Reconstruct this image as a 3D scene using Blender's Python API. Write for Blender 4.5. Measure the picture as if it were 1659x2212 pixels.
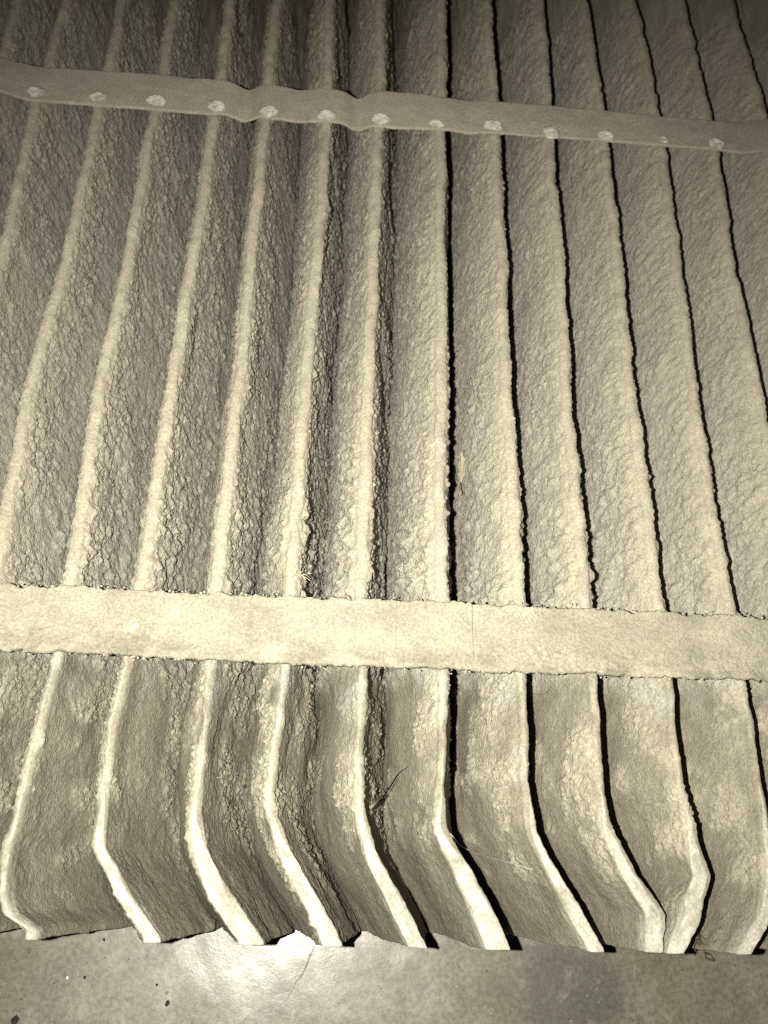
import bpy, math, random
import numpy as np
from mathutils import Matrix, Vector

# ------------------------------------------------------------------ clear
for o in list(bpy.data.objects):
    bpy.data.objects.remove(o)
S = bpy.context.scene
COL = S.collection
rng = np.random.default_rng(7)
random.seed(7)

# ------------------------------------------------------------------ camera
# Image measurements (1659 x 2212 px copy of the photograph): focal length, the
# vanishing point of the pleats and of the vertical give the pose of the phone.
IW, IH, F = 1659.0, 2212.0, 1790.0
CX, CY = IW / 2, IH / 2
MM = 0.001
H = 55 * MM                      # height of the pleat ridges above the floor


def unit(v):
    v = np.array(v, float)
    return v / np.linalg.norm(v)


dn = unit((-165, 764, F))                       # straight down, in camera axes (x right, y down, z forward)
yy = np.array((110, -4166, F), float)
yy = unit(yy - dn * yy.dot(dn))                 # along the pleats, away from the phone
zz = -dn
xx = np.cross(yy, zz)
R = np.stack((xx, yy, zz))                      # rows: world axes in camera axes; world = R @ cam


def ray(px, py):
    return R @ np.array(((px - CX) / F, (py - CY) / F, 1.0))


# camera height from the 20 mm pleat pitch (160 px at row 1290)
a, b = ray(785, 1290), ray(945, 1294)
CAMH = H + 20 * MM / abs(a[0] / -a[2] - b[0] / -b[2])
CAM = np.array((0, 0, CAMH))


def at(px, py, z):
    """point on the level z seen at a pixel"""
    d = ray(px, py)
    return CAM + d * ((z - CAMH) / d[2])


cam_d = bpy.data.cameras.new("camera")
cam = bpy.data.objects.new("camera", cam_d)
COL.objects.link(cam)
S.camera = cam
cam_d.sensor_fit = 'HORIZONTAL'
cam_d.sensor_width = 36
cam_d.lens = 36 * F / IW
cam_d.clip_start = 0.005
cam_d.clip_end = 50
right, down, fwd = R @ np.array((1, 0, 0)), R @ np.array((0, 1, 0)), R @ np.array((0, 0, 1))
M = Matrix.Identity(4)
for i in range(3):
    M[i][0], M[i][1], M[i][2], M[i][3] = right[i], -down[i], -fwd[i], CAM[i]
cam.matrix_world = M
cam_d.dof.use_dof = True
cam_d.dof.focus_distance = float(np.linalg.norm(at(830, 1350, H) - CAM))
cam_d.dof.aperture_fstop = 26

# ------------------------------------------------------------------ world, flash, exposure
W = bpy.data.worlds.new("World")
S.world = W
W.use_nodes = True
W.node_tree.nodes["Background"].inputs[0].default_value = (0.9, 0.95, 1.0, 1)
W.node_tree.nodes["Background"].inputs[1].default_value = 0.004

fl_d = bpy.data.lights.new("phone_flash", 'SPOT')
fl_d.energy = 7.0
fl_d.color = (1.0, 0.965, 0.835)
fl_d.shadow_soft_size = 0.0012
fl_d.spot_size = math.radians(112)
fl_d.spot_blend = 1.0
fl = bpy.data.objects.new("phone_flash", fl_d)
COL.objects.link(fl)
fp = CAM - right * 14.5 * MM - down * 0.5 * MM
aim = at(740, 1450, H) - fp
fl.location = fp
fl.rotation_euler = Vector(aim).to_track_quat('-Z', 'Y').to_euler()

S.view_settings.view_transform = 'Standard'
S.view_settings.look = 'None'
S.view_settings.exposure = 0
S.view_settings.gamma = 1
S.render.engine = 'CYCLES'
S.cycles.use_denoising = False                  # keeps the grain of the dust
S.cycles.max_bounces = 3
S.cycles.diffuse_bounces = 2
S.cycles.filter_width = 1.3
S.render.resolution_x, S.render.resolution_y = 768, 1024


# ------------------------------------------------------------------ noise
def hsh(ix, iy, seed):
    n = (ix.astype(np.int64) * 374761393 + iy.astype(np.int64) * 668265263 + seed * 1442695041) & 0xFFFFFFFF
    n = ((n ^ (n >> 13)) * 1274126177) & 0xFFFFFFFF
    n = ((n ^ (n >> 16)) * 2246822519) & 0xFFFFFFFF
    n = n ^ (n >> 15)
    return (n & 0xFFFFFF).astype(np.float32) / 16777215.0


def vnoise(x, y, seed=0):
    ix, iy = np.floor(x).astype(np.int64), np.floor(y).astype(np.int64)
    fx, fy = (x - ix).astype(np.float32), (y - iy).astype(np.float32)
    fx, fy = fx * fx * (3 - 2 * fx), fy * fy * (3 - 2 * fy)
    p, q = hsh(ix, iy, seed), hsh(ix + 1, iy, seed)
    r, s = hsh(ix, iy + 1, seed), hsh(ix + 1, iy + 1, seed)
    return (p + (q - p) * fx) * (1 - fy) + (r + (s - r) * fx) * fy


def fbm(x, y, seed=0, oct=3):
    v, amp, tot = 0, 1, 0
    for k in range(oct):
        v = v + amp * vnoise(x * 2 ** k, y * 2 ** k, seed + 17 * k)
        tot += amp
        amp *= 0.5
    return v / tot - 0.5


def worley(x, y, seed=0, second=False):
    ix, iy = np.floor(x).astype(np.int64), np.floor(y).astype(np.int64)
    f1 = np.full(x.shape, 9.0, np.float32)
    f2 = f1.copy()
    for dx in (-1, 0, 1):
        for dy in (-1, 0, 1):
            jx, jy = ix + dx, iy + dy
            d = ((jx + hsh(jx, jy, seed) - x) ** 2 + (jy + hsh(jx, jy, seed + 5) - y) ** 2).astype(np.float32)
            if second:
                f2 = np.minimum(f2, np.maximum(f1, d))
            f1 = np.minimum(f1, d)
    return (np.sqrt(f1), np.sqrt(f2)) if second else np.sqrt(f1)


def pebbles(x, y, seed, sharp=0.42):
    """separate rounded grains of random height"""
    ix, iy = np.floor(x).astype(np.int64), np.floor(y).astype(np.int64)
    out = np.zeros(x.shape, np.float32)
    for dx in (-1, 0, 1):
        for dy in (-1, 0, 1):
            jx, jy = ix + dx, iy + dy
            d = ((jx + hsh(jx, jy, seed) - x) ** 2 + (jy + hsh(jx, jy, seed + 5) - y) ** 2).astype(np.float32)
            out = np.maximum(out, hsh(jx, jy, seed + 9) ** 0.7 * np.exp(-d / (sharp * sharp)))
    return out


def sstep(a, b, x):
    t = np.clip((x - a) / (b - a), 0, 1)
    return t * t * (3 - 2 * t)


# ------------------------------------------------------------------ mesh helpers
def mesh_grid(name, P, attr=None, closed_u=False, extra=None):
    """P: rows x cols x 3 -> quad grid; attr: rows x cols x 3 colour data called wear"""
    nr, nc = P.shape[:2]
    me = bpy.data.meshes.new(name)
    idx = np.arange(nr * nc).reshape(nr, nc)
    if closed_u:
        idx = np.concatenate((idx, idx[:, :1]), 1)
    q = np.stack((idx[:-1, :-1], idx[:-1, 1:], idx[1:, 1:], idx[1:, :-1]), -1).reshape(-1, 4)
    nf = len(q)
    me.vertices.add(nr * nc)
    me.vertices.foreach_set("co", P.reshape(-1).astype(np.float32))
    me.loops.add(nf * 4)
    me.loops.foreach_set("vertex_index", q.reshape(-1).astype(np.int32))
    me.polygons.add(nf)
    me.polygons.foreach_set("loop_start", (np.arange(nf) * 4).astype(np.int32))
    me.polygons.foreach_set("use_smooth", np.ones(nf, bool))
    me.update(calc_edges=True)
    if attr is not None:
        at_ = me.color_attributes.new("wear", 'FLOAT_COLOR', 'POINT')
        c = np.ones((nr * nc, 4), np.float32)
        c[:, :attr.shape[-1]] = attr.reshape(-1, attr.shape[-1])
        at_.data.foreach_set("color", c.reshape(-1))
    return me


def mesh_faces(name, V, Fc, smooth=True):
    me = bpy.data.meshes.new(name)
    me.from_pydata([tuple(v) for v in V], [], [tuple(f) for f in Fc])
    if smooth:
        me.polygons.foreach_set("use_smooth", np.ones(len(me.polygons), bool))
    me.update()
    return me


def link(name, me, mat=None, parent=None, label=None, cat=None, group=None, kind=None):
    o = bpy.data.objects.new(name, me)
    COL.objects.link(o)
    if mat and me:
        me.materials.append(mat)
    if parent:
        o.parent = parent
    if label:
        o["label"] = label
    if cat:
        o["category"] = cat
    if group:
        o["group"] = group
    if kind:
        o["kind"] = kind
    return o


def normals(P, flip=False):
    du = np.gradient(P, axis=1)
    dv = np.gradient(P, axis=0)
    n = np.cross(du, dv)
    n /= np.linalg.norm(n, axis=-1, keepdims=True) + 1e-20
    return -n if flip else n


def tube(pts, rad, sides=5):
    """list of points, list of radii -> verts, faces of a tapered tube"""
    pts = [np.array(p, float) for p in pts]
    V, Fc = [], []
    for i, p in enumerate(pts):
        t = unit(pts[min(i + 1, len(pts) - 1)] - pts[max(i - 1, 0)])
        u = unit(np.cross(t, (0.13, 0.21, 0.97)))
        w = np.cross(t, u)
        for k in range(sides):
            a = 2 * math.pi * k / sides
            V.append(p + rad[i] * (math.cos(a) * u + math.sin(a) * w))
    for i in range(len(pts) - 1):
        for k in range(sides):
            k2 = (k + 1) % sides
            Fc.append((i * sides + k, i * sides + k2, (i + 1) * sides + k2, (i + 1) * sides + k))
    Fc.append(tuple(range(sides))[::-1])
    n = (len(pts) - 1) * sides
    Fc.append(tuple(range(n, n + sides)))
    return V, Fc


def smooth_path(pts, n=24):
    pts = np.array(pts, float)
    out = []
    P = np.vstack((2 * pts[0] - pts[1], pts, 2 * pts[-1] - pts[-2]))
    seg = len(pts) - 1
    for t in np.linspace(0, seg - 1e-6, n):
        i = int(t)
        f = t - i
        p0, p1, p2, p3 = P[i:i + 4]
        out.append(0.5 * (2 * p1 + (p2 - p0) * f + (2 * p0 - 5 * p1 + 4 * p2 - p3) * f * f + (3 * p1 - p0 - 3 * p2 + p3) * f ** 3))
    return out


# ------------------------------------------------------------------ materials
def new_mat(name):
    m = bpy.data.materials.new(name)
    m.use_nodes = True
    nt = m.node_tree
    nt.nodes.clear()
    out = nt.nodes.new("ShaderNodeOutputMaterial")
    bs = nt.nodes.new("ShaderNodeBsdfPrincipled")
    nt.links.new(bs.outputs[0], out.inputs[0])
    return m, nt, bs


def N(nt, typ, **kw):
    n = nt.nodes.new(typ)
    for k, v in kw.items():
        if k in n.inputs:
            n.inputs[k].default_value = v
        else:
            setattr(n, k, v)
    return n


def noise(nt, co, scale, detail=3, rough=0.6, dist=0.0):
    n = N(nt, "ShaderNodeTexNoise", Scale=scale, Detail=detail, Roughness=rough, Distortion=dist)
    nt.links.new(co, n.inputs["Vector"])
    return n.outputs["Fac"]


def ramp(nt, fac, stops):
    r = nt.nodes.new("ShaderNodeValToRGB")
    e = r.color_ramp.elements
    while len(e) < len(stops):
        e.new(0.5)
    for el, (p, c) in zip(e, stops):
        el.position = p
        el.color = (*c, 1) if len(c) == 3 else c
    nt.links.new(fac, r.inputs[0])
    return r.outputs[0]


def mixc(nt, fac, a, b, blend='MIX'):
    n = nt.nodes.new("ShaderNodeMix")
    n.data_type = 'RGBA'
    n.blend_type = blend
    for k, v in ((0, fac), (6, a), (7, b)):
        if isinstance(v, (int, float)):
            n.inputs[k].default_value = v
        elif isinstance(v, tuple):
            n.inputs[k].default_value = (*v, 1)
        else:
            nt.links.new(v, n.inputs[k])
    return n.outputs[2]


def math_n(nt, op, a, b=0.0):
    n = nt.nodes.new("ShaderNodeMath")
    n.operation = op
    for k, v in ((0, a), (1, b)):
        if isinstance(v, (int, float)):
            n.inputs[k].default_value = v
        else:
            nt.links.new(v, n.inputs[k])
    return n.outputs[0]


def coords(nt):
    return nt.nodes.new("ShaderNodeTexCoord").outputs["Object"]


def bump(nt, bs, h, strength, dist):
    b = N(nt, "ShaderNodeBump", Strength=strength, Distance=dist)
    nt.links.new(h, b.inputs["Height"])
    nt.links.new(b.outputs[0], bs.inputs["Normal"])


def vec_scale(nt, co, s):
    m = nt.nodes.new("ShaderNodeMapping")
    m.inputs["Scale"].default_value = s
    nt.links.new(co, m.inputs["Vector"])
    return m.outputs[0]


DUST = (0.465, 0.43, 0.34)
DUST2 = (0.375, 0.348, 0.28)
MEDIA = (0.215, 0.199, 0.152)
MEDIA2 = (0.15, 0.139, 0.106)
FELT = (0.49, 0.47, 0.415)


def dusty(name, grainy=0.85, felt=None):
    m, nt, bs = new_mat(name)
    co = coords(nt)
    bs.inputs["Roughness"].default_value = 0.95
    bs.inputs["Specular IOR Level"].default_value = 0.12
    if "Diffuse Roughness" in bs.inputs:
        bs.inputs["Diffuse Roughness"].default_value = 0.15
    at_ = N(nt, "ShaderNodeAttribute", attribute_name="wear")
    sep = nt.nodes.new("ShaderNodeSeparateColor")
    nt.links.new(at_.outputs["Color"], sep.inputs[0])
    n1 = noise(nt, co, 150, 3, 0.65)
    n2 = noise(nt, co, 1400, 2, 0.7)
    n3 = noise(nt, co, 60, 3, 0.65)
    dust = mixc(nt, ramp(nt, n1, [(0.35, (0, 0, 0)), (0.7, (1, 1, 1))]), DUST2, DUST)
    med = mixc(nt, ramp(nt, n3, [(0.38, (0, 0, 0)), (0.66, (1, 1, 1))]), MEDIA2, MEDIA)
    c = mixc(nt, sep.outputs[1], med, dust)
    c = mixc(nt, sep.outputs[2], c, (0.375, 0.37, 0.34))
    c = mixc(nt, sep.outputs[0], c, felt or FELT)
    c = mixc(nt, 0.6, c, ramp(nt, n2, [(0.34, (0.5, 0.49, 0.46)), (0.62, (1, 1, 1))]), 'MULTIPLY')
    nt.links.new(c, bs.inputs["Base Color"])
    h = noise(nt, co, 1300, 2, 0.8)
    vo = N(nt, "ShaderNodeTexVoronoi", Scale=1150.0)
    nt.links.new(co, vo.inputs["Vector"])
    g = math_n(nt, 'MULTIPLY', math_n(nt, 'SUBTRACT', 1.0, vo.outputs["Distance"]), 0.5)
    h = math_n(nt, 'ADD', math_n(nt, 'MULTIPLY', h, math_n(nt, 'ADD', math_n(nt, 'MULTIPLY', at_.outputs["Alpha"], 0.4), 0.6)), math_n(nt, 'MULTIPLY', g, math_n(nt, 'MULTIPLY', sep.outputs[1], at_.outputs["Alpha"])))
    bump(nt, bs, h, 1.0, 0.0001 + 0.0006 * grainy)
    return m


MAT_PLEAT = dusty("dusty_pleated_felt", 0.6)
MAT_BAND = dusty("dusty_band_felt", 0.33)
MAT_STRAP = dusty("thin_strap_felt", 0.08)


def plain(name, col, rough=0.8, var=0.25, scale=800):
    m, nt, bs = new_mat(name)
    co = coords(nt)
    n = noise(nt, co, scale, 4, 0.7)
    lo = tuple(c * (1 - var) for c in col)
    nt.links.new(mixc(nt, n, lo, col), bs.inputs["Base Color"])
    bs.inputs["Roughness"].default_value = rough
    bs.inputs["Specular IOR Level"].default_value = 0.25
    bump(nt, bs, n, 0.5, 0.0003)
    return m


def concrete():
    m, nt, bs = new_mat("sealed_concrete")
    co = coords(nt)
    big = noise(nt, co, 26, 5, 0.62, 0.3)
    mid = noise(nt, co, 70, 5, 0.65, 0.4)
    fin = noise(nt, co, 700, 4, 0.75)
    at_ = N(nt, "ShaderNodeAttribute", attribute_name="wear")
    sep = nt.nodes.new("ShaderNodeSeparateColor")
    nt.links.new(at_.outputs["Color"], sep.inputs[0])
    c = mixc(nt, ramp(nt, mid, [(0.3, (0, 0, 0)), (0.72, (1, 1, 1))]), (0.155, 0.149, 0.122), (0.24, 0.23, 0.195))
    c = mixc(nt, ramp(nt, big, [(0.40, (0, 0, 0)), (0.66, (0.8, 0.8, 0.8))]), c, (0.125, 0.122, 0.082))
    c = mixc(nt, math_n(nt, 'MULTIPLY', sep.outputs[1], 0.8), c, (0.075, 0.071, 0.06))
    c = mixc(nt, 0.7, c, ramp(nt, fin, [(0.36, (0.48, 0.47, 0.43)), (0.6, (1, 1, 1))]), 'MULTIPLY')
    # tiny dark pits and pale sand grains
    vo = N(nt, "ShaderNodeTexVoronoi", Scale=620.0)
    nt.links.new(co, vo.inputs["Vector"])
    pick = nt.nodes.new("ShaderNodeSeparateColor")
    nt.links.new(vo.outputs["Color"], pick.inputs[0])
    dot = math_n(nt, 'LESS_THAN', vo.outputs["Distance"], 0.2)
    dark = math_n(nt, 'MULTIPLY', dot, math_n(nt, 'GREATER_THAN', pick.outputs[0], 0.86))
    pale = math_n(nt, 'MULTIPLY', dot, math_n(nt, 'GREATER_THAN', pick.outputs[1], 0.94))
    c = mixc(nt, math_n(nt, 'MULTIPLY', dark, 0.75), c, (0.06, 0.055, 0.045))
    c = mixc(nt, math_n(nt, 'MULTIPLY', pale, 0.4), c, (0.30, 0.29, 0.24))
    scuff = noise(nt, co, 150, 5, 0.72, 0.9)
    c = mixc(nt, ramp(nt, scuff, [(0.55, (0, 0, 0)), (0.72, (0.5, 0.5, 0.5))]), c, (0.28, 0.268, 0.225))
    c = mixc(nt, ramp(nt, noise(nt, co, 120, 5, 0.75, 0.5), [(0.56, (0, 0, 0)), (0.74, (0.55, 0.55, 0.55))]), c, (0.075, 0.07, 0.05))
    c = mixc(nt, sep.outputs[0], c, (0.05, 0.045, 0.035))
    nt.links.new(c, bs.inputs["Base Color"])
    rr = ramp(nt, mid, [(0.3, (0.25,) * 3), (0.7, (0.31,) * 3)])
    nt.links.new(math_n(nt, 'ADD', rr, math_n(nt, 'ADD', math_n(nt, 'MULTIPLY', sep.outputs[0], 0.6), math_n(nt, 'MULTIPLY', sep.outputs[1], 0.1))), bs.inputs["Roughness"])
    bs.inputs["Specular IOR Level"].default_value = 0.6
    h = math_n(nt, 'ADD', math_n(nt, 'MULTIPLY', fin, 0.6), math_n(nt, 'MULTIPLY', mid, 0.4))
    bump(nt, bs, h, 0.22, 0.00025)
    return m


# ------------------------------------------------------------------ pleat layout (ridge lines, measured)
LEFT = [   # bright crest line of the pleats left of the phone
    [(-75, 0), (-118, 150), (-165, 240), (-255, 530), (-355, 830), (-455, 1103), (-515, 1266), (-560, 1430), (-630, 1700), (-700, 1860), (-640, 1985)],
    [(35, 0), (-8, 150), (-50, 240), (-125, 530), (-215, 830), (-300, 1103), (-350, 1266), (-385, 1430), (-450, 1700), (-530, 1860), (-470, 1990)],
    [(140, 0), (97, 150), (74, 225), (8, 520), (-75, 828), (-140, 1103), (-180, 1266), (-210, 1430), (-270, 1656), (-350, 1850), (-300, 2000)],
    [(262, 0), (232, 150), (207, 240), (147, 545), (100, 690), (62, 828), (10, 1103), (-17, 1266), (-30, 1430), (-100, 1700), (-180, 1860), (-120, 2004)],
    [(375, 0), (352, 150), (330, 245), (275, 550), (215, 828), (175, 1103), (146, 1266), (120, 1426), (85, 1556), (57, 1659), (37, 1759), (17, 1834), (5, 1934), (15, 1976), (66, 2009)],
    [(495, 0), (477, 150), (460, 260), (417, 550), (372, 828), (327, 1103), (300, 1266), (278, 1426), (245, 1556), (229, 1659), (216, 1759), (214, 1836), (268, 1934), (330, 2024)],
    [(597, 0), (580, 150), (572, 262), (542, 550), (515, 828), (485, 1103), (466, 1266), (457, 1426), (445, 1556), (432, 1659), (422, 1759), (427, 1836), (475, 1934), (538, 2034)],
    [(712, 0), (710, 150), (705, 270), (685, 550), (657, 828), (637, 1103), (625, 1266), (618, 1426), (605, 1556), (592, 1659), (584, 1700), (587, 1759), (615, 1834), (665, 1934), (717, 2041)],
    [(822, 0), (822, 150), (818, 280), (806, 550), (795, 828), (786, 1103), (778, 1266), (784, 1426), (780, 1556), (775, 1659), (775, 1735), (797, 1834), (850, 1934), (906, 2049)],
]
SIL = 13   # the crest of the right-hand pleats lies this far left of its outline
RIGHT = [
    [(967, 0), (967, 200), (966, 310), (966, 553), (966, 828), (966, 1103), (967, 1306), (971, 1451), (966, 1659), (962, 1700), (966, 1790), (1038, 1934), (1094, 2055)],
    [(1067, 0), (1080, 200), (1087, 310), (1096, 553), (1106, 828), (1124, 1103), (1136, 1306), (1138, 1451), (1148, 1600), (1150, 1720), (1160, 1794), (1204, 1884), (1303, 2052)],
    [(1180, 0), (1197, 200), (1202, 310), (1222, 553), (1238, 828), (1259, 1103), (1281, 1306), (1296, 1451), (1308, 1600), (1309, 1720), (1324, 1794), (1370, 1884), (1430, 1976), (1434, 2059)],
    [(1277, 0), (1307, 200), (1320, 310), (1348, 553), (1377, 828), (1413, 1103), (1437, 1306), (1461, 1451), (1470, 1560), (1484, 1700), (1508, 1810), (1527, 1894), (1506, 1984), (1470, 2064)],
    [(1382, 0), (1425, 200), (1444, 310), (1475, 553), (1512, 828), (1554, 1103), (1592, 1306), (1611, 1451), (1632, 1560), (1650, 1680), (1666, 1800), (1672, 1900), (1662, 1984), (1618, 2062)],
    [(1485, 0), (1532, 200), (1557, 310), (1592, 553), (1650, 828), (1700, 1103), (1738, 1306), (1760, 1451), (1800, 1680), (1830, 1900), (1790, 2066)],
    [(1592, 0), (1652, 200), (1682, 310), (1728, 553), (1790, 828), (1850, 1103), (1895, 1306), (1915, 1451), (1960, 1700), (1980, 2068)],
    [(1700, 0), (1770, 200), (1806, 310), (1862, 553), (1930, 828), (2000, 1103), (2050, 1306), (2075, 1451), (2120, 1700), (2150, 2070)],
]
lines = list(LEFT)
lines += [[(x - SIL, y) for x, y in l] for l in RIGHT]

YEND = at(905, 2047, H)[1]                      # cut edge of the felt, near the phone
YTOP = at(830, 0, H)[1] + 12 * MM               # a little past the top of the picture
YFAR = YTOP + 130 * MM

# rows: dense where the picture looks, coarse beyond
rows = [YEND]
while rows[-1] < YTOP:
    rows.append(rows[-1] + (0.40 + 0.22 * (rows[-1] - YEND) / (YTOP - YEND)) * MM)
rows += list(np.linspace(rows[-1] + 3 * MM, YFAR, 30))
Y = np.array(rows)
NR = len(Y)


def ridge_x(line):
    p = np.array([at(x, y, H)[:2] for x, y in line])
    p = p[np.argsort(p[:, 1])]
    m = (p[-1, 0] - p[-3, 0]) / (p[-1, 1] - p[-3, 1])
    x = np.interp(Y, p[:, 1], p[:, 0])
    x = np.where(Y > p[-1, 1], p[-1, 0] + m * (Y - p[-1, 1]), x)
    k = np.exp(-np.linspace(-2, 2, 7) ** 2)
    k /= k.sum()
    return np.convolve(np.pad(x, 3, mode='edge'), k, mode='valid')


RX = [ridge_x(l) for l in lines]
RX.sort(key=lambda v: v[len(v) // 3])
NP = len(RX)
# small hand-bent wander of each crest
for i in range(NP):
    yy_ = Y / MM
    RX[i] = RX[i] + MM * (1.1 * fbm(yy_ / 17, np.full(NR, i * 7.3), 3, 2) + 0.8 * fbm(yy_ / 5.5, np.full(NR, i * 3.1), 9, 2))
VF = 0.50   # each valley lies midway between two crests
VX = [RX[0] - (RX[1] - RX[0]) * (1 - VF)] + [RX[i] + (RX[i + 1] - RX[i]) * VF for i in range(NP - 1)] + [RX[-1] + (RX[-1] - RX[-2]) * VF]

# band and strap edge lines (measured), as Y of the ridge level against X
BAND_UP = [(-200, 1258), (0, 1266), (150, 1270), (300, 1277), (470, 1284), (640, 1292), (800, 1297), (960, 1303), (1130, 1311), (1280, 1318), (1440, 1326), (1659, 1336), (1900, 1346)]
BAND_LO = [(-200, 1404), (0, 1408), (130, 1412), (300, 1421), (470, 1430), (640, 1438), (800, 1443), (960, 1449), (1145, 1456), (1300, 1461), (1460, 1467), (1659, 1472), (1900, 1480)]
STR_UP = [(-160, 105), (0, 126), (40, 140), (90, 150), (150, 154), (250, 160), (350, 167), (410, 174), (475, 178), (505, 188), (537, 200), (562, 193), (590, 190), (640, 200), (700, 198), (722, 200), (770, 219), (800, 209), (840, 203), (890, 206), (960, 217), (1010, 224), (1080, 226), (1200, 236), (1300, 245), (1440, 258), (1530, 267), (1600, 270), (1659, 262), (1900, 300)]
STR_LO = [(-160, 190), (0, 205), (25, 213), (60, 224), (150, 231), (250, 238), (350, 246), (450, 254), (490, 258), (527, 270), (560, 263), (590, 266), (690, 271), (722, 273), (772, 290), (800, 284), (840, 283), (960, 289), (1100, 298), (1200, 305), (1300, 312), (1440, 323), (1550, 332), (1600, 338), (1659, 333), (1900, 360)]


def edge_xy(line, z):
    return np.array([at(x, y, z)[:2] for x, y in line])


BU, BL = edge_xy(BAND_UP, H), edge_xy(BAND_LO, H)
YB0, YB1 = BL[:, 1].mean(), BU[:, 1].mean()     # the band covers YB0..YB1

# ------------------------------------------------------------------ the filter
root = link("pleated_filter", None, label="dust-caked pale felt pleated filter pack lying spread open on the concrete", cat="filter")
root.empty_display_size = 0.02


def make_pleat(i):
    rx, vl, vr = RX[i], VX[i], VX[i + 1]
    px = rx[int(NR * 0.3)]
    seen_l, seen_r = px > -12 * MM, px < 14 * MM
    rho = 1.6
    Hm = 55.0
    Lf = Hm + 4.0
    tip = np.arange(-4.2, 4.21, 0.28)
    def flank(fine):
        if fine:
            return np.concatenate((np.arange(4.6, 20, 0.62), np.arange(20, Lf, 0.95), [Lf]))
        return np.concatenate((np.arange(5, 12, 1.2), np.linspace(13, Lf, 13)))
    s = np.concatenate((-flank(seen_l)[::-1], tip, flank(seen_r)))
    nc = len(s)
    a = np.abs(s)
    # cross-section: rounded crest, steep flanks, rounded valley
    a1 = rho * 1.45
    phi = np.minimum(a, a1) / rho
    xt = rho * np.sin(phi)
    dep = rho * (1 - np.cos(phi))
    rest = np.clip((a - a1) / (Lf - a1), 0, 1)
    side = np.sign(s)
    dep = dep + (Hm - 1.5 - dep[np.argmax(a)]) * rest
    # soft shoulder on the left of the crest, a straight drop on its right
    sh0 = float(np.interp(px, [-70 * MM, -25 * MM, 0, 40 * MM], [0.15, 0.35, 0.85, 0.95]))
    lowrow = sstep(YB0 / MM + 6, YB0 / MM - 8, Y / MM)
    sh = ((sh0 + (0.85 - sh0) * 0.8 * lowrow) * (1 - 0.8 * sstep(YEND / MM + 42, YEND / MM + 24, Y / MM)))[:, None]
    g = np.where(s[None, :] < 0, 0.8 * sh * (1 - (1 - rest) ** 4.5) + (1 - 0.8 * sh) * rest, rest ** 1.1)
    wl, wr = (rx - vl) / MM, (vr - rx) / MM
    ym = (Y / MM)[:, None]
    SS = np.broadcast_to(s, (NR, nc))
    YY = np.broadcast_to(ym, (NR, nc))
    wid = np.where(side[None, :] < 0, wl[:, None], wr[:, None])
    tipw = np.minimum(1.0 - 0.3 * sstep(YB0 / MM + 4, YB0 / MM - 4, YY) + (0.1 if i == 4 else 0.75 + 0.35 * math.sin(i * 2.3)) * sstep(YEND / MM + 38, YEND / MM + 6, YY), wid / (rho * 1.5))
    xo = xt * tipw + np.maximum(wid - xt * tipw, 0) * g
    X = rx[:, None] / MM + side * xo
    # the folded ends are pressed flat: a level strip with crisp edges
    flat = sstep(YEND / MM + 40, YEND / MM + 22, YY) * (0.1 if i == 4 else 1.0)
    Z = Hm - dep[None, :] * (1 - 0.72 * flat * sstep(3.4, 2.2, np.abs(SS)))
    sd = i * 31.7
    yend, yb0, yb1 = YEND / MM, YB0 / MM, YB1 / MM
    low = sstep(yb0 + 6, yb0 - 2, YY)            # 1 below the band, where most dust fell off
    # the crest sags and kinks a little below the band
    Z = Z + (0.9 * fbm(YY / 22, SS * 0 + sd, 21, 2) - 0.0) * sstep(20, 0, np.abs(SS))
    # soft waves of the felt
    X = X + (2.2 * fbm(SS / 26 + sd, YY / 30, 31, 2) + low * 1.5 * fbm(SS / 16 + sd, YY / 13, 35, 2)) * (1 - sstep(0.75, 1, rest)) * sstep(2.5, 14, np.abs(SS))
    P = np.stack((X, YY, Z), -1)
    # cut edge wanders a little
    P[..., 1] += (0.7 * fbm(SS / 9 + sd, SS * 0 + 3, 41, 2)) * sstep(yend + 4, yend, YY)
    n = normals(P)
    # ---- dust cake
    u, v = SS + sd * 3, YY
    wx = u + 0.9 * fbm(u / 3, v / 3, 51, 2)
    wy = v + 0.9 * fbm(u / 3 + 9, v / 3, 52, 2)
    onflank = sstep(1.6, 4.5, np.abs(SS))
    lump = pebbles(wx / 2.5, wy / 1.5, 61)
    small = pebbles(wx / 1.5, wy / 0.95, 62)
    large = pebbles(wx / 6.0, wy / 3.4, 65, 0.5)
    big = fbm(u / 11, v / 8, 63, 3)
    gran = fbm(u / 1.9, v / 1.3, 64, 2)
    near_band = 1 + 1.5 * sstep(yb1 + 75, yb1 + 5, YY)
    vary = 0.45 + 1.1 * np.clip(fbm(u / 16, v / 22, 68, 2) + 0.5, 0, 1)
    soft = float(np.interp(px / MM, [-60, -15, 10, 30], [0.72, 0.68, 0.75, 0.72]))
    heavy = soft * ((0.95 * lump + 0.65 * small + 0.8 * large * near_band * (0.3 + vary * 0.7)) * vary + 0.3 * gran) + 0.9 * big
    crest = 0.5 * fbm(u / 2.0, v / 2.6, 70, 2) + 0.9 * fbm(u / 5, v / 6, 66, 2) + sstep(0.5, 2.0, np.abs(SS)) * (0.45 * lump + 0.3 * small)
    f1, f2 = worley((u + 2.5 * fbm(u / 5, v / 6, 71, 2)) / 6.5, (v + 2 * fbm(u / 5, v / 6, 72, 2)) / 15, 73, True)
    crack = sstep(0.075, 0.02, f2 - f1) * np.clip(0.45 * sstep(-0.02, 0.12, fbm(u / 20, v / 30, 74, 2)) + (SS > 0) * float(np.interp(px / MM, [-32, -16, 8, 16], [0, 1, 1, 0])), 0, 1) * onflank * np.where(SS < 0, 0.2, 1.0)
    up = onflank * heavy + (1 - onflank) * crest
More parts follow.
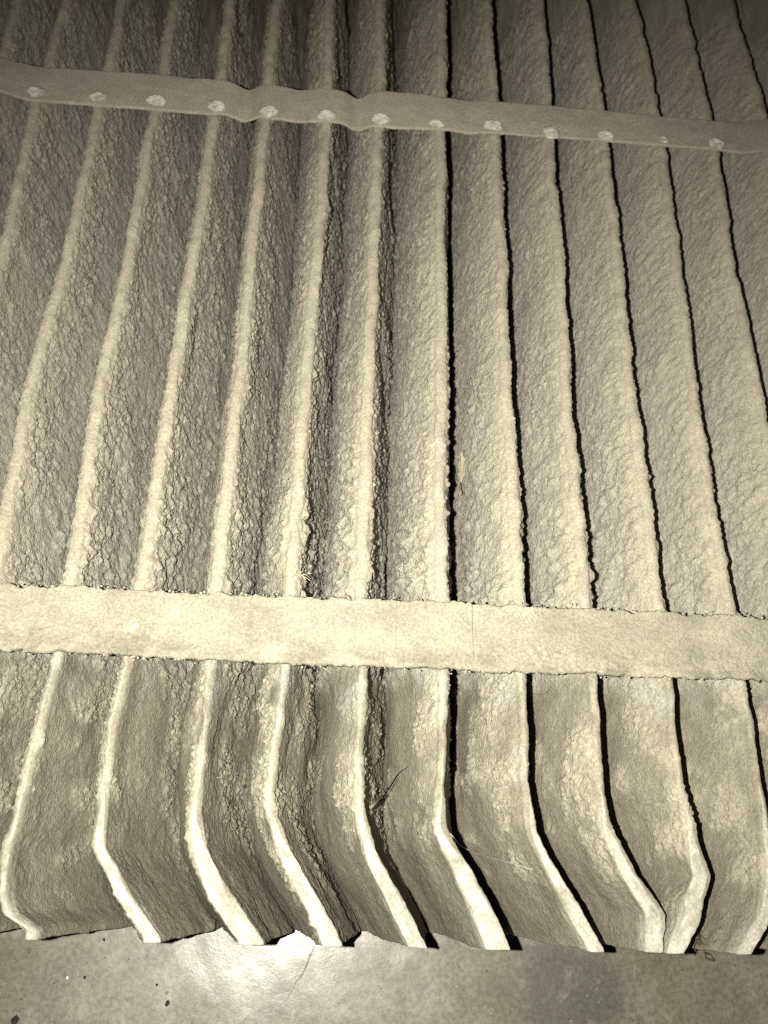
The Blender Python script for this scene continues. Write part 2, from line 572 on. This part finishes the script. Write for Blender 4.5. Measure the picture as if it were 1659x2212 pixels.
    patch = sstep(-0.06, 0.22, fbm(u / 13, v / 8, 81, 5) + np.where(SS > 0, 0.18 * sstep(12, 30, np.abs(SS)), 0.22 * sstep(26, 8, np.abs(SS))) - 0.09 - 0.22 * sstep(yend + 30, yend + 5, YY))
    thin = 0.20 * small + 0.25 * gran + 0.35 * fbm(u / 5, v / 4, 82, 2) + 0.22 * lump
    thin = thin + patch * (0.7 * lump + 0.5 * small + 0.35 * large)
    thin = thin * sstep(-1, 5, np.abs(SS) + 1.2)
    mid = (1 - low) * up + low * thin - (1 - 0.75 * low) * 1.0 * crack
    # under the straps the felt is pressed flat
    yu = np.interp(X * MM, BU[:, 0], BU[:, 1]) / MM
    yl = np.interp(X * MM, BL[:, 0], BL[:, 1]) / MM
    under = sstep(yl - 0.5, yl + 1.5, YY) * sstep(yu + 0.5, yu - 1.5, YY)
    mid = mid * (1 - under * 0.9 * sstep(12, 3, np.abs(SS)))
    P = P + n * mid[..., None]
    # ---- wear colours: red = bare felt, green = dust, blue = bluish bare patches
    s0 = 2.4 * fbm(YY / 9, SS * 0 + sd, 91, 3)
    wl_ = 0.12 + 0.9 * np.clip(fbm(YY / 7, SS * 0 + sd, 92, 3) + 0.05, 0, 1) + (0.4 if i == 4 else 1.3) * sstep(yend + 36, yend + 14, YY)
    bare = sstep(wl_ + 0.3, wl_ - 0.2, np.abs(SS - s0)) * low * np.clip(0.25 + 0.9 * vnoise(u / 1.1, v / 2, 93), 0, 1)
    end_edge = low * sstep(yend + 13, yend + 2, YY) * sstep(7, 2.5, np.abs(SS)) * (0.35 + 0.5 * vnoise(u / 1.5, v / 3, 95))
    bare = bare * np.clip(sstep(-0.16, 0.10, fbm(YY / 8, SS * 0 + sd, 98, 3)) + sstep(yend + 44, yend + 30, YY), 0.15, 1)
    bare = np.clip(np.maximum(bare, end_edge), 0, 1)
    blue = low * sstep(yb0 - 18, yb0 - 3, YY) * sstep(26, 6, np.abs(SS)) * sstep(-0.05, 0.2, fbm(u / 7, v / 6, 94, 3)) * 0.7
    dust = np.clip((1 - low) * 1.0 + low * (0.12 + 0.25 * sstep(yend + 5, yend + 40, YY) + 0.5 * patch * sstep(yend, yend + 25, YY) + 0.3 * fbm(u / 6, v / 5, 97, 4)), 0, 1)
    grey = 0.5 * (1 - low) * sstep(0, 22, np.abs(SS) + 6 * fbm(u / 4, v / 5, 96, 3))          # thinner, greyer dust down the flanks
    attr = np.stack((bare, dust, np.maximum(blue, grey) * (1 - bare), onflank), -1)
    # ---- felt thickness at the cut edge: turn the surface in and run it back inside
    t = 0.9
    rim = []
    for k, (inn, dy) in enumerate(((t * 0.4, -0.15), (t, 0.1), (t, 6.0), (t, 16.0))):
        e = P[0] - n[0] * inn
        e = e.copy()
        if k < 2:
            e[:, 1] += dy
        else:
            j = int(np.searchsorted(Y / MM, yend + dy))
            e = P[j] - n[j] * (t + 0.5)
        rim.append(e)
    P = np.concatenate((np.stack(rim[::-1]), P), 0)
    att0 = attr[:1].copy()
    att0[..., 0] *= 0.5
    attr = np.concatenate((np.repeat(att0, 4, 0), attr), 0)
    P[..., 2] = np.maximum(P[..., 2], 0.6)
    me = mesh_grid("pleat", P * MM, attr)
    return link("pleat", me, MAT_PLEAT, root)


for i in range(NP):
    make_pleat(i)


# ------------------------------------------------------------------ straps
def strap_mesh(name, up, lo, z0, thick, zfun, dispfun, attrfun, nx, nv):
    xs = np.linspace(max(up[0, 0], lo[0, 0]), min(up[-1, 0], lo[-1, 0]), nx)
    yu = np.interp(xs, up[:, 0], up[:, 1])
    yl = np.interp(xs, lo[:, 0], lo[:, 1])
    tv = np.linspace(0, 1, nv)
    # closed section: top surface from near edge to far edge, then underside back
    ins = np.concatenate((tv, tv[::-1][1:-1:6]))
    top = np.concatenate((np.ones(nv), np.zeros(len(tv[::-1][1:-1:6]))))
    Xg = np.repeat(xs[:, None], len(ins), 1)
    Yg = yl[:, None] + (yu - yl)[:, None] * ins[None, :]
    edge = np.minimum(ins, 1 - ins)
    rnd = np.sqrt(np.clip(1 - (1 - np.clip(edge / 0.045, 0, 1)) ** 2, 0, 1))
    Zg = z0 + zfun(Xg, Yg) + np.where(top > 0, thick * (0.35 + 0.65 * rnd), 0.0)[None, :]
    d, dy = dispfun(Xg / MM, Yg / MM, ins[None, :] + Xg * 0)
    Zg = Zg + d * MM * top[None, :] * (0.3 + 0.7 * rnd)[None, :]
    Yg = Yg + dy * MM * sstep(0.12, 0.0, edge)[None, :]
    P = np.stack((Xg, Yg, Zg), -1)
    return mesh_grid(name, P[:, ::-1], attrfun(Xg / MM, Yg / MM, ins[None, :] + Xg * 0)[:, ::-1], closed_u=True)


def band_z(X, Yv):
    # the band dips a hair between the crests
    d = np.min(np.stack([np.abs(X - np.interp(Yv, Y, r)) for r in RX]), 0) / (10 * MM)
    return -0.9 * MM * sstep(0.15, 1, d) + 0.6 * MM * fbm(X / (25 * MM), Yv / (40 * MM), 119, 2)


def band_disp(x, y, t):
    nearside = sstep(0.55, 0.15, t)
    crust = sstep(-0.10, 0.16, fbm(x / 12, y / 6, 113, 4) + 0.10 * nearside)
    d = 0.25 * fbm(x / 1.1, y / 0.9, 114, 2) + 0.6 * fbm(x / 12, y / 8, 115, 2) + crust * (0.6 * pebbles(x / 2.4, y / 1.8, 111) + 0.45 * pebbles(x / 1.3, y / 1.0, 112)) * (0.2 + 0.6 * nearside) + 0.5 * pebbles(x / 1.8, y / 1.6, 110) * sstep(0.9, 1.0, t)
    # fine cross creases
    for cx_, a_, wv in [(at(p_, 1360, H)[0] / MM, q_, 0.25) for p_, q_ in ((385, .25), (540, .4), (722, .5), (858, .45), (1022, .9), (1240, .2))]:
        d = d - a_ * np.exp(-((x - cx_ - 0.5 * fbm(y / 3, y * 0 + cx_, 116, 2)) / wv) ** 2) * sstep(0.1, 0.5, t)
    dy = 1.6 * fbm(x / 3, y / 30, 117, 3) + 0.7 * fbm(x / 0.8, y / 9, 118, 2)
    return d, dy


def band_attr(x, y, t):
    stain = sstep(0.42, 0.05, t) * sstep(-0.12, 0.12, fbm(x / 6, y / 3, 121, 3))
    dust = 1.0 + 0.8 * fbm(x / 9, y / 5, 123, 4) - 0.5 * stain
    white = 0.25 * sstep(0.1, 0.3, fbm(x / 7, y / 4, 122, 3))
    return np.stack((white * 0.4, np.clip(dust * 0.72, 0, 1), 0 * x), -1)


band_me = strap_mesh("binding_band", BU, BL, H + 0.7 * MM, 1.5 * MM, band_z, band_disp, band_attr, 900, 64)
band = link("binding_band", band_me, MAT_BAND, root, label="wide dust-covered felt band across the pleats")

SU, SL = edge_xy(STR_UP, H), edge_xy(STR_LO, H)
# the thin strap sags in two places between crests
DIPS = [(at(530, 236, H)[0], 3.2), (at(773, 254, H)[0], 3.4), (at(650, 236, H)[0], 0.8), (at(1010, 260, H)[0], 0.8)]
# undo, in plan, the part of the outline's dip that the sag itself makes
def strap_plan(E):
    E = E.copy()
    for k in range(len(E)):
        dip = sum(a_ * math.exp(-((E[k, 0] - x0) / (5 * MM)) ** 2) for x0, a_ in DIPS)
        f = (CAMH - (H - dip * MM)) / (CAMH - H)
        E[k] *= f
    return E


SU, SL = strap_plan(SU), strap_plan(SL)


def strap_z(X, Yv):
    z = 0 * X
    for x0, a_ in DIPS:
        z = z - a_ * MM * np.exp(-((X - x0) / (4.2 * MM)) ** 2)
    return z + 0.5 * MM * fbm(X / (18 * MM), Yv / (30 * MM), 131, 2)


def strap_disp(x, y, t):
    return 0.10 * fbm(x / 1.2, y / 1.0, 132, 2) + 0.3 * fbm(x / 8, y / 6, 133, 2), 0.35 * fbm(x / 1.2, y / 20, 134, 3)


def strap_attr(x, y, t):
    d = 0.95 + 0.4 * fbm(x / 15, y / 5, 135, 3) + 0.15 * sstep(0.4, 0.1, t)
    return np.stack((0.12 + 0 * x, np.clip(d, 0, 1), 0 * x), -1)


st_me = strap_mesh("fabric_strap", SU, SL, H + 0.7 * MM, 0.9 * MM, strap_z, strap_disp, strap_attr, 620, 34)
strap = link("fabric_strap", st_me, MAT_STRAP, root, label="narrow buckled fabric strap with a row of white weld spots")

MAT_WELD = dusty("crusty_white_weld", 0.5, (0.85, 0.83, 0.74))
SPOTS = [(76, 197, 1), (213, 208, .9), (337, 217, 1), (468, 228, 1), (582, 241, .95), (706, 249, 1.05), (824, 256, 1), (944, 268, .85), (1066, 271, 1), (1189, 286, 1.05), (1311, 294, .95), (1434, 302, .6), (1548, 311, .95)]
for k, (px, py, sc) in enumerate(SPOTS):
    c = at(px, py, H + 1.5 * MM)
    nr_, na = 11, 40
    rr = np.linspace(0, 1, nr_)[:, None]
    aa = np.linspace(0, 2 * math.pi, na, endpoint=False)[None, :]
    ax, ay = 3.4 * sc, 2.8 * sc
    wob = 1 + 0.5 * fbm(np.cos(aa) * 1.6 + k * 9, np.sin(aa) * 1.6, 141, 2)
    x = rr * np.cos(aa) * ax * wob
    y = rr * np.sin(aa) * ay * wob
    gr = fbm(x / 1.3 + 40 * k, y / 1.3, 142, 3)
    ring = np.exp(-((rr - 0.62) / 0.28) ** 2)
    z = 0.12 * ring + 0.9 * gr * (1 - rr ** 4) * 0.5 + 0.10 * (1 - rr ** 6) - 0.35 * (rr > 0.99)
    P = np.stack((x, y, z + 0 * x), -1)
    white = np.clip((0.85 + ring * 0.15 + 1.9 * gr) * sc, 0, 1) * sstep(1.1, 0.6, rr + 0.7 * fbm(x / 1.5 + 9 * k, y / 1.5, 143, 2))
    A = np.stack((white, 0.8 + 0 * white, 0 * white), -1)
    me = mesh_grid("weld_spot", P[:, ::-1] * MM, A[:, ::-1], closed_u=True)
    o = link("weld_spot", me, MAT_WELD, strap)
    o.location = (c[0], c[1], H + 1.62 * MM + float(strap_z(np.array([[c[0]]]), np.array([[c[1]]]))[0, 0]))

# two pale welds showing through the dust of the wide band
for k, (px, py, sc) in enumerate([(281, 1349, 1.0), (932, 1388, .6)]):
    c = at(px, py, H + 2.4 * MM)
    rr = np.linspace(0, 1, 10)[:, None]
    aa = np.linspace(0, 2 * math.pi, 36, endpoint=False)[None, :]
    wob = 1 + 0.9 * fbm(np.cos(aa) * 1.8 + k * 9 + 50, np.sin(aa) * 1.8, 145, 2)
    x, y = rr * np.cos(aa) * 2.2 * sc * wob, rr * np.sin(aa) * 2.4 * sc * wob
    gr = fbm(x / 0.8 + 70 * k, y / 0.8, 146, 2)
    z = 0.55 * (1 - rr ** 2) + 0.8 * gr * (1 - rr ** 4) - 0.5 * (rr > 0.95)
    A = np.stack((np.clip(0.15 + 1.8 * gr, 0, 1) * sstep(1, 0.5, rr), 0.9 + 0 * x, 0 * x), -1)
    me = mesh_grid("weld_spot", np.stack((x, y, z), -1)[:, ::-1] * MM, A[:, ::-1], closed_u=True)
    o = link("weld_spot", me, MAT_BAND, band)
    o.location = (c[0], c[1], H + 2.25 * MM)

# ------------------------------------------------------------------ loose crumbs (nobody could count them)
def crumbs():
    base = [(1, 0, 0), (-1, 0, 0), (0, 1, 0), (0, -1, 0), (0, 0, 1), (0, 0, -1)]
    tri = [(0, 2, 4), (2, 1, 4), (1, 3, 4), (3, 0, 4), (2, 0, 5), (1, 2, 5), (3, 1, 5), (0, 3, 5)]
    V, Fc = [], []

    def add(p, r):
        o_ = len(V)
        for b_ in base:
            V.append(tuple(p[j] + b_[j] * r * rng.uniform(0.6, 1.3) for j in range(3)))
        Fc.extend([tuple(o_ + j for j in t) for t in tri])
    # ragged upper and lower edges of the wide band
    for k in range(650):
        x = rng.uniform(-0.13, 0.15)
        e, sgn = (BU, 1) if rng.random() < 0.62 else (BL, -1)
        yb = np.interp(x, e[:, 0], e[:, 1])
        add((x, yb + sgn * abs(rng.normal(0, 0.5)) * MM - sgn * 0.3 * MM, H + rng.uniform(0.3, 1.6) * MM), 0.12 * MM + 0.5 * MM * rng.random() ** 2.5)
    # crests above the band
    for k in range(500):
        i = int(rng.integers(0, NP))
        y_ = rng.uniform(YB1, YTOP)
        q_ = rng.normal(0, 1.1)
        add((np.interp(y_, Y, RX[i]) + q_ * MM, y_, H + (0.15 - 0.30 * q_ * q_) * MM), rng.uniform(0.12, 0.33) * MM)
    me = mesh_faces("dust_crumbs", V, Fc, True)
    at_ = me.color_attributes.new("wear", 'FLOAT_COLOR', 'POINT')
    at_.data.foreach_set("color", np.tile(np.array((0.1, 1, 0, 1), np.float32), len(V)))
    link("dust_crumbs", me, MAT_BAND, root, kind="stuff")


crumbs()

# ------------------------------------------------------------------ floor
def floor():
    y1 = YEND + 8 * MM
    y0 = at(830, 2212, 0)[1] - 25 * MM
    xs = np.concatenate((np.linspace(-3, -0.2, 8), np.arange(-0.16, 0.18, 0.0004), np.linspace(0.22, 3, 8)))
    ys = np.concatenate((np.linspace(-3, y0 - 0.02, 8), np.arange(y0, y1, 0.0004), np.linspace(y1 + 0.01, 3, 10)))
    X, Yg = np.meshgrid(xs, ys)
    crack_px = [(690, 2020), (676, 2052), (668, 2070), (661, 2088), (656, 2103), (646, 2113), (638, 2122), (630, 2142), (617, 2160), (601, 2178), (585, 2185), (566, 2187)]
    cp = np.array([at(x, y, 0)[:2] for x, y in crack_px])
    xm = X + 0.0006 * fbm(X / 0.002, Yg / 0.002, 151, 3)
    ym = Yg + 0.0006 * fbm(X / 0.002 + 7, Yg / 0.002, 152, 3)
    dmin = np.full(X.shape, 9.0)
    for p, q in zip(cp[:-1], cp[1:]):
        d = q - p
        t = np.clip(((xm - p[0]) * d[0] + (ym - p[1]) * d[1]) / d.dot(d), 0, 1)
        dmin = np.minimum(dmin, np.hypot(xm - p[0] - t * d[0], ym - p[1] - t * d[1]))
    wcr = 0.00008 + 0.00025 * np.clip(fbm(X / 0.006, Yg / 0.006, 153, 2) + 0.1, 0, 1)
    crack = sstep(wcr * 2.2, wcr * 0.6, dmin)
    st = at(1215, 2140, 0)
    e = np.hypot((X - st[0]) / 0.021, (Yg - st[1]) / 0.016) + 0.9 * fbm(X / 0.016, Yg / 0.016, 154, 4)
    stain = sstep(1.15, 0.45, e)
    Z = 0.00025 * fbm(X / 0.012, Yg / 0.012, 155, 3)
    A = np.stack((crack * 0.55, stain, 0 * X), -1)
    return link("floor", mesh_grid("floor", np.stack((X, Yg, Z), -1), A), concrete(), kind="structure")


floor()

# ------------------------------------------------------------------ loose bits
M_HAIR = plain("pale_fibre", (0.5, 0.47, 0.39), 0.5, 0.1)
M_TWIG = plain("grey_husk", (0.22, 0.20, 0.155), 0.8, 0.5)
M_LEAF = plain("dry_leaf_scrap", (0.40, 0.355, 0.25), 0.8, 0.35)
M_DARK = plain("black_grit", (0.03, 0.028, 0.022), 0.7, 0.4)
M_BROWN = plain("dry_brown_husk", (0.075, 0.056, 0.036), 0.55, 0.5)
M_GRAIN = plain("pale_grain", (0.85, 0.84, 0.80), 0.3, 0.1)


def strand(name, pts, r, mat, label, cat, n=22, taper=0.5, sides=5):
    path = smooth_path(pts, n)
    rad = [r * (1 - taper * i / (n - 1)) for i in range(n)]
    V, Fc = tube(path, rad, sides)
    b = np.array(path).mean(0)
    me = mesh_faces(name, [v - b for v in V], Fc)
    o = link(name, me, mat, None, label, cat)
    o.location = b
    return o


def grit(name, px, py, r, mat, label, cat, z=0.0, seed=0, flat=0.6):
    rg = np.random.default_rng(seed + 100)
    c = at(px, py, z)
    V, Fc = [], []
    nlat, nlon = 6, 9
    for a_ in range(nlat + 1):
        th = math.pi * a_ / nlat
        for b_ in range(nlon):
            ph = 2 * math.pi * b_ / nlon
            k = r * (1 + rg.uniform(-0.35, 0.35) * (0 < a_ < nlat))
            V.append((k * math.sin(th) * math.cos(ph), k * 0.8 * math.sin(th) * math.sin(ph), k * flat * math.cos(th) + r * flat * 0.8))
    for a_ in range(nlat):
        for b_ in range(nlon):
            b2 = (b_ + 1) % nlon
            Fc.append((a_ * nlon + b_, (a_ + 1) * nlon + b_, (a_ + 1) * nlon + b2, a_ * nlon + b2))
    o = link(name, mesh_faces(name, V, Fc, False), mat, None, label, cat)
    o.location = c
    o.rotation_euler[2] = rg.uniform(0, 6)
    return o


bpy.context.view_layer.update()
DG = bpy.context.evaluated_depsgraph_get()


def touch(px, py):
    """the surface point and its normal that lie at a measured place"""
    d = unit(ray(px, py))
    ok, loc, nor, *_ = S.ray_cast(DG, Vector(CAM), Vector(d))
    return np.array(loc), np.array(nor)


def lay(pts, gap=0.3, n=26):
    """rest a strand on what lies under it, bridging the gaps"""
    px = smooth_path([(x, y, 0) for x, y in pts], n)
    dist = np.array([np.linalg.norm(touch(p[0], p[1])[0] - CAM) for p in px])
    pad = np.pad(dist, 3, mode='edge')
    dist = np.array([pad[k:k + 7].min() for k in range(n)])
    dist = np.convolve(np.pad(dist, 2, mode='edge'), np.ones(5) / 5, mode='valid') - gap * MM
    return [CAM + unit(ray(p[0], p[1])) * d for p, d in zip(px, dist)]


strand("hair", lay([(972, 1800), (1000, 1830), (1040, 1846), (1080, 1857), (1130, 1872), (1152, 1879)], 0.6), 0.0001, M_HAIR,
       "long pale hair lying over the lower pleats right of centre", "hair", 30, 0.3)
strand("hair", lay([(468, 1680), (500, 1674), (532, 1684), (556, 1698)]), 0.00005, M_HAIR,
       "short pale curved hair between two lower pleats left of centre", "hair", 24, 0.3)
strand("twig", lay([(799, 1746), (822, 1722), (838, 1702), (858, 1672), (880, 1655)], 2.5), 0.00055, M_TWIG,
       "thin grey twig stuck across the cracked dust below the wide band", "twig", 24, 0.85)
strand("twig", lay([(822, 1730), (838, 1714), (852, 1692), (861, 1676)], 1.4), 0.0003, M_TWIG,
       "shorter dark twig lying right beside the longer grey twig", "twig", 20, 0.8)
strand("fibre", lay([(1146, 1492), (1156, 1500), (1178, 1497), (1196, 1478)]), 0.00006, M_TWIG,
       "fine curved fibre on a pleat just under the wide band", "fibre", 20, 0.3)


def scrap(px, py):
    """curled dry leaf scrap with two hooked stalks"""
    c, nrm = touch(px, py)
    c = c - unit(ray(px, py)) * 4.0 * MM
    e = link("leaf_scrap", None, None, None, "small torn straw-coloured leaf scrap on a pleat edge above the wide band", "leaf scrap")
    e.location = c
    nu, nv = 14, 5
    P = np.zeros((nu, nv, 3))
    for a_ in range(nu):
        t = a_ / (nu - 1)
        w = 0.0024 * (math.sin(math.pi * min(1, t * 1.15 + 0.12)) ** 0.7 if t < 0.88 else 0.25) * (0.5 + 0.8 * random.random())
        for b_ in range(nv):
            q = b_ / (nv - 1) - 0.5
            P[a_, b_] = (w * q * 2 * 0.6 + 0.0004 * math.sin(5 * t), 0.0075 - 0.015 * t, 0.0012 * abs(q) * 2 + 0.0006 * math.sin(9 * t + b_) + 0.002)
    P2 = P.copy()
    P2[..., 2] -= 0.0002
    P = np.concatenate((P, P2[:, ::-1]), 1)
    link("blade", mesh_grid("blade", P, None, closed_u=True), M_LEAF, e)
    for pts in ([(0.0012, 0.0065, 0.003), (0.0022, 0.0078, 0.0034), (0.0036, 0.0082, 0.0036), (0.0034, 0.0098, 0.0036), (0.0026, 0.0115, 0.0034)],
                [(0.0004, -0.0065, 0.003), (0.0010, -0.0082, 0.0034), (0.0017, -0.0092, 0.0032)]):
        path = smooth_path(pts, 12)
        V, Fc = tube(path, [0.00014] * 12)
        link("stalk", mesh_faces("stalk", V, Fc), M_TWIG, e)


scrap(993, 1030)

# tuft of curled fibre on the pleat crest above the band
tc = touch(640, 1246)[0]
tuft = link("fibre_tuft", None, None, None, "little curled tuft of fibres on a crest at the wide band's upper edge", "fibre tuft")
tuft.location = tc
for k in range(9):
    a_ = rng.uniform(-0.5, 1.1) + (math.pi if k % 2 else 0)
    L_ = rng.uniform(0.002, 0.0045)
    d_ = np.array((math.cos(a_), math.sin(a_), 0))
    pts = [d_ * L_ * t + np.array((rng.normal(0, .0004), rng.normal(0, .0004), 0.0007 + 0.001 * math.sin(3 * t) + rng.normal(0, .0002))) for t in (-0.3, 0.1, 0.5, 1)]
    V, Fc = tube(smooth_path(pts, 10), [0.00009 if k else 0.0003] * 10, 4)
    link("strand", mesh_faces("strand", V, Fc), M_HAIR if k % 3 else M_LEAF, tuft)

# dead spider on the floor at the right
sc_, sn_ = touch(1508, 2034)
sp = link("dead_spider", None, None, None, "tiny dried brown dead spider on the concrete beside a pleat end", "spider")
sp.location = sc_
sp.rotation_euler = Vector(unit(sn_ + np.array((0, 0, 0.4)))).to_track_quat('Z', 'Y').to_euler()
for nm, ctr, rad in (("abdomen", (-0.0003, -0.0002, 0.0012), (0.0011, 0.0014, 0.0009)), ("thorax", (0.0003, 0.0013, 0.0011), (0.0008, 0.0009, 0.0007))):
    V, Fc = [], []
    for a_ in range(9):
        th = math.pi * a_ / 8
        for b_ in range(12):
            ph = 2 * math.pi * b_ / 12
            k = 1 + 0.12 * math.sin(3 * ph + a_)
            V.append((ctr[0] + rad[0] * k * math.sin(th) * math.cos(ph), ctr[1] + rad[1] * k * math.sin(th) * math.sin(ph), ctr[2] + rad[2] * math.cos(th)))
    for a_ in range(8):
        for b_ in range(12):
            Fc.append((a_ * 12 + b_, (a_ + 1) * 12 + b_, (a_ + 1) * 12 + (b_ + 1) % 12, a_ * 12 + (b_ + 1) % 12))
    link(nm, mesh_faces(nm, V, Fc), M_BROWN, sp)
for k, (ang, L_) in enumerate(((5, 4.8), (38, 4.0), (80, 4.4), (120, 3.2), (195, 2.6), (250, 4.2), (285, 5.0), (325, 3.8))):
    a_ = math.radians(ang)
    d_ = np.array((math.cos(a_), math.sin(a_), 0))
    p_ = np.array((-d_[1], d_[0], 0))
    b_ = (1 if k % 2 else -1) * 0.0007
    pts = [np.array((0, 0.0006, 0.0012)), d_ * L_ * .4 * MM + p_ * b_ + (0, 0, 0.0022), d_ * L_ * .75 * MM - p_ * b_ * .4 + (0, 0, 0.0013), d_ * L_ * MM + p_ * b_ * 0.8 + (0, 0, 0.0004)]
    V, Fc = tube(smooth_path(pts, 14), [0.00022 - 0.00001 * j for j in range(14)])
    link("leg", mesh_faces("leg", V, Fc), M_BROWN, sp)
# the dark bent bit beside it
q = [touch(x_, y_)[0] + np.array((0, 0, 0.0006)) for x_, y_ in ((1521, 2058), (1534, 2061), (1541, 2076), (1524, 2069), (1521, 2059))]
path = []
for p0, p1 in zip(q[:-1], q[1:]):
    path += [p0 + (p1 - p0) * t for t in (0, 0.25, 0.5, 0.75)]
V, Fc = tube(path + [q[-1]], [0.0002 + 0.00015 * (j % 5 == 2) for j in range(len(path) + 1)])
bb = np.array(path).mean(0)
o = link("bent_husk", mesh_faces("bent_husk", [v - bb for v in V], Fc), M_BROWN, None, "dark husk bent into a tiny loop just below the dead spider", "husk")
o.location = bb

grit("grit", 362, 2167, 0.0007, M_DARK, "black angular grit speck on the bare concrete near the bottom", "grit", seed=1, flat=0.5)
grit("grit", 360, 2145, 0.0005, M_TWIG, "faint grey grit speck just above the black one", "grit", seed=2, flat=0.3)
grit("grit", 33, 2205, 0.0013, M_DARK, "largest dark grit lump at the bottom left corner", "grit", seed=3, flat=0.4)
grit("grit", 183, 2111, 0.0004, M_DARK, "dark grit speck on concrete right of a bright white grain", "grit", seed=4)
grit("grit", 339, 2127, 0.0004, M_DARK, "small dark speck upper left of the black angular grit", "grit", seed=5)
grit("grit", 225, 2030, 0.0004, M_DARK, "tiny dark speck just under the felt edge at left", "grit", seed=6)
grit("grain", 146, 2112, 0.0004, M_GRAIN, "bright white grain on the greenish concrete at lower left", "grain", seed=7)
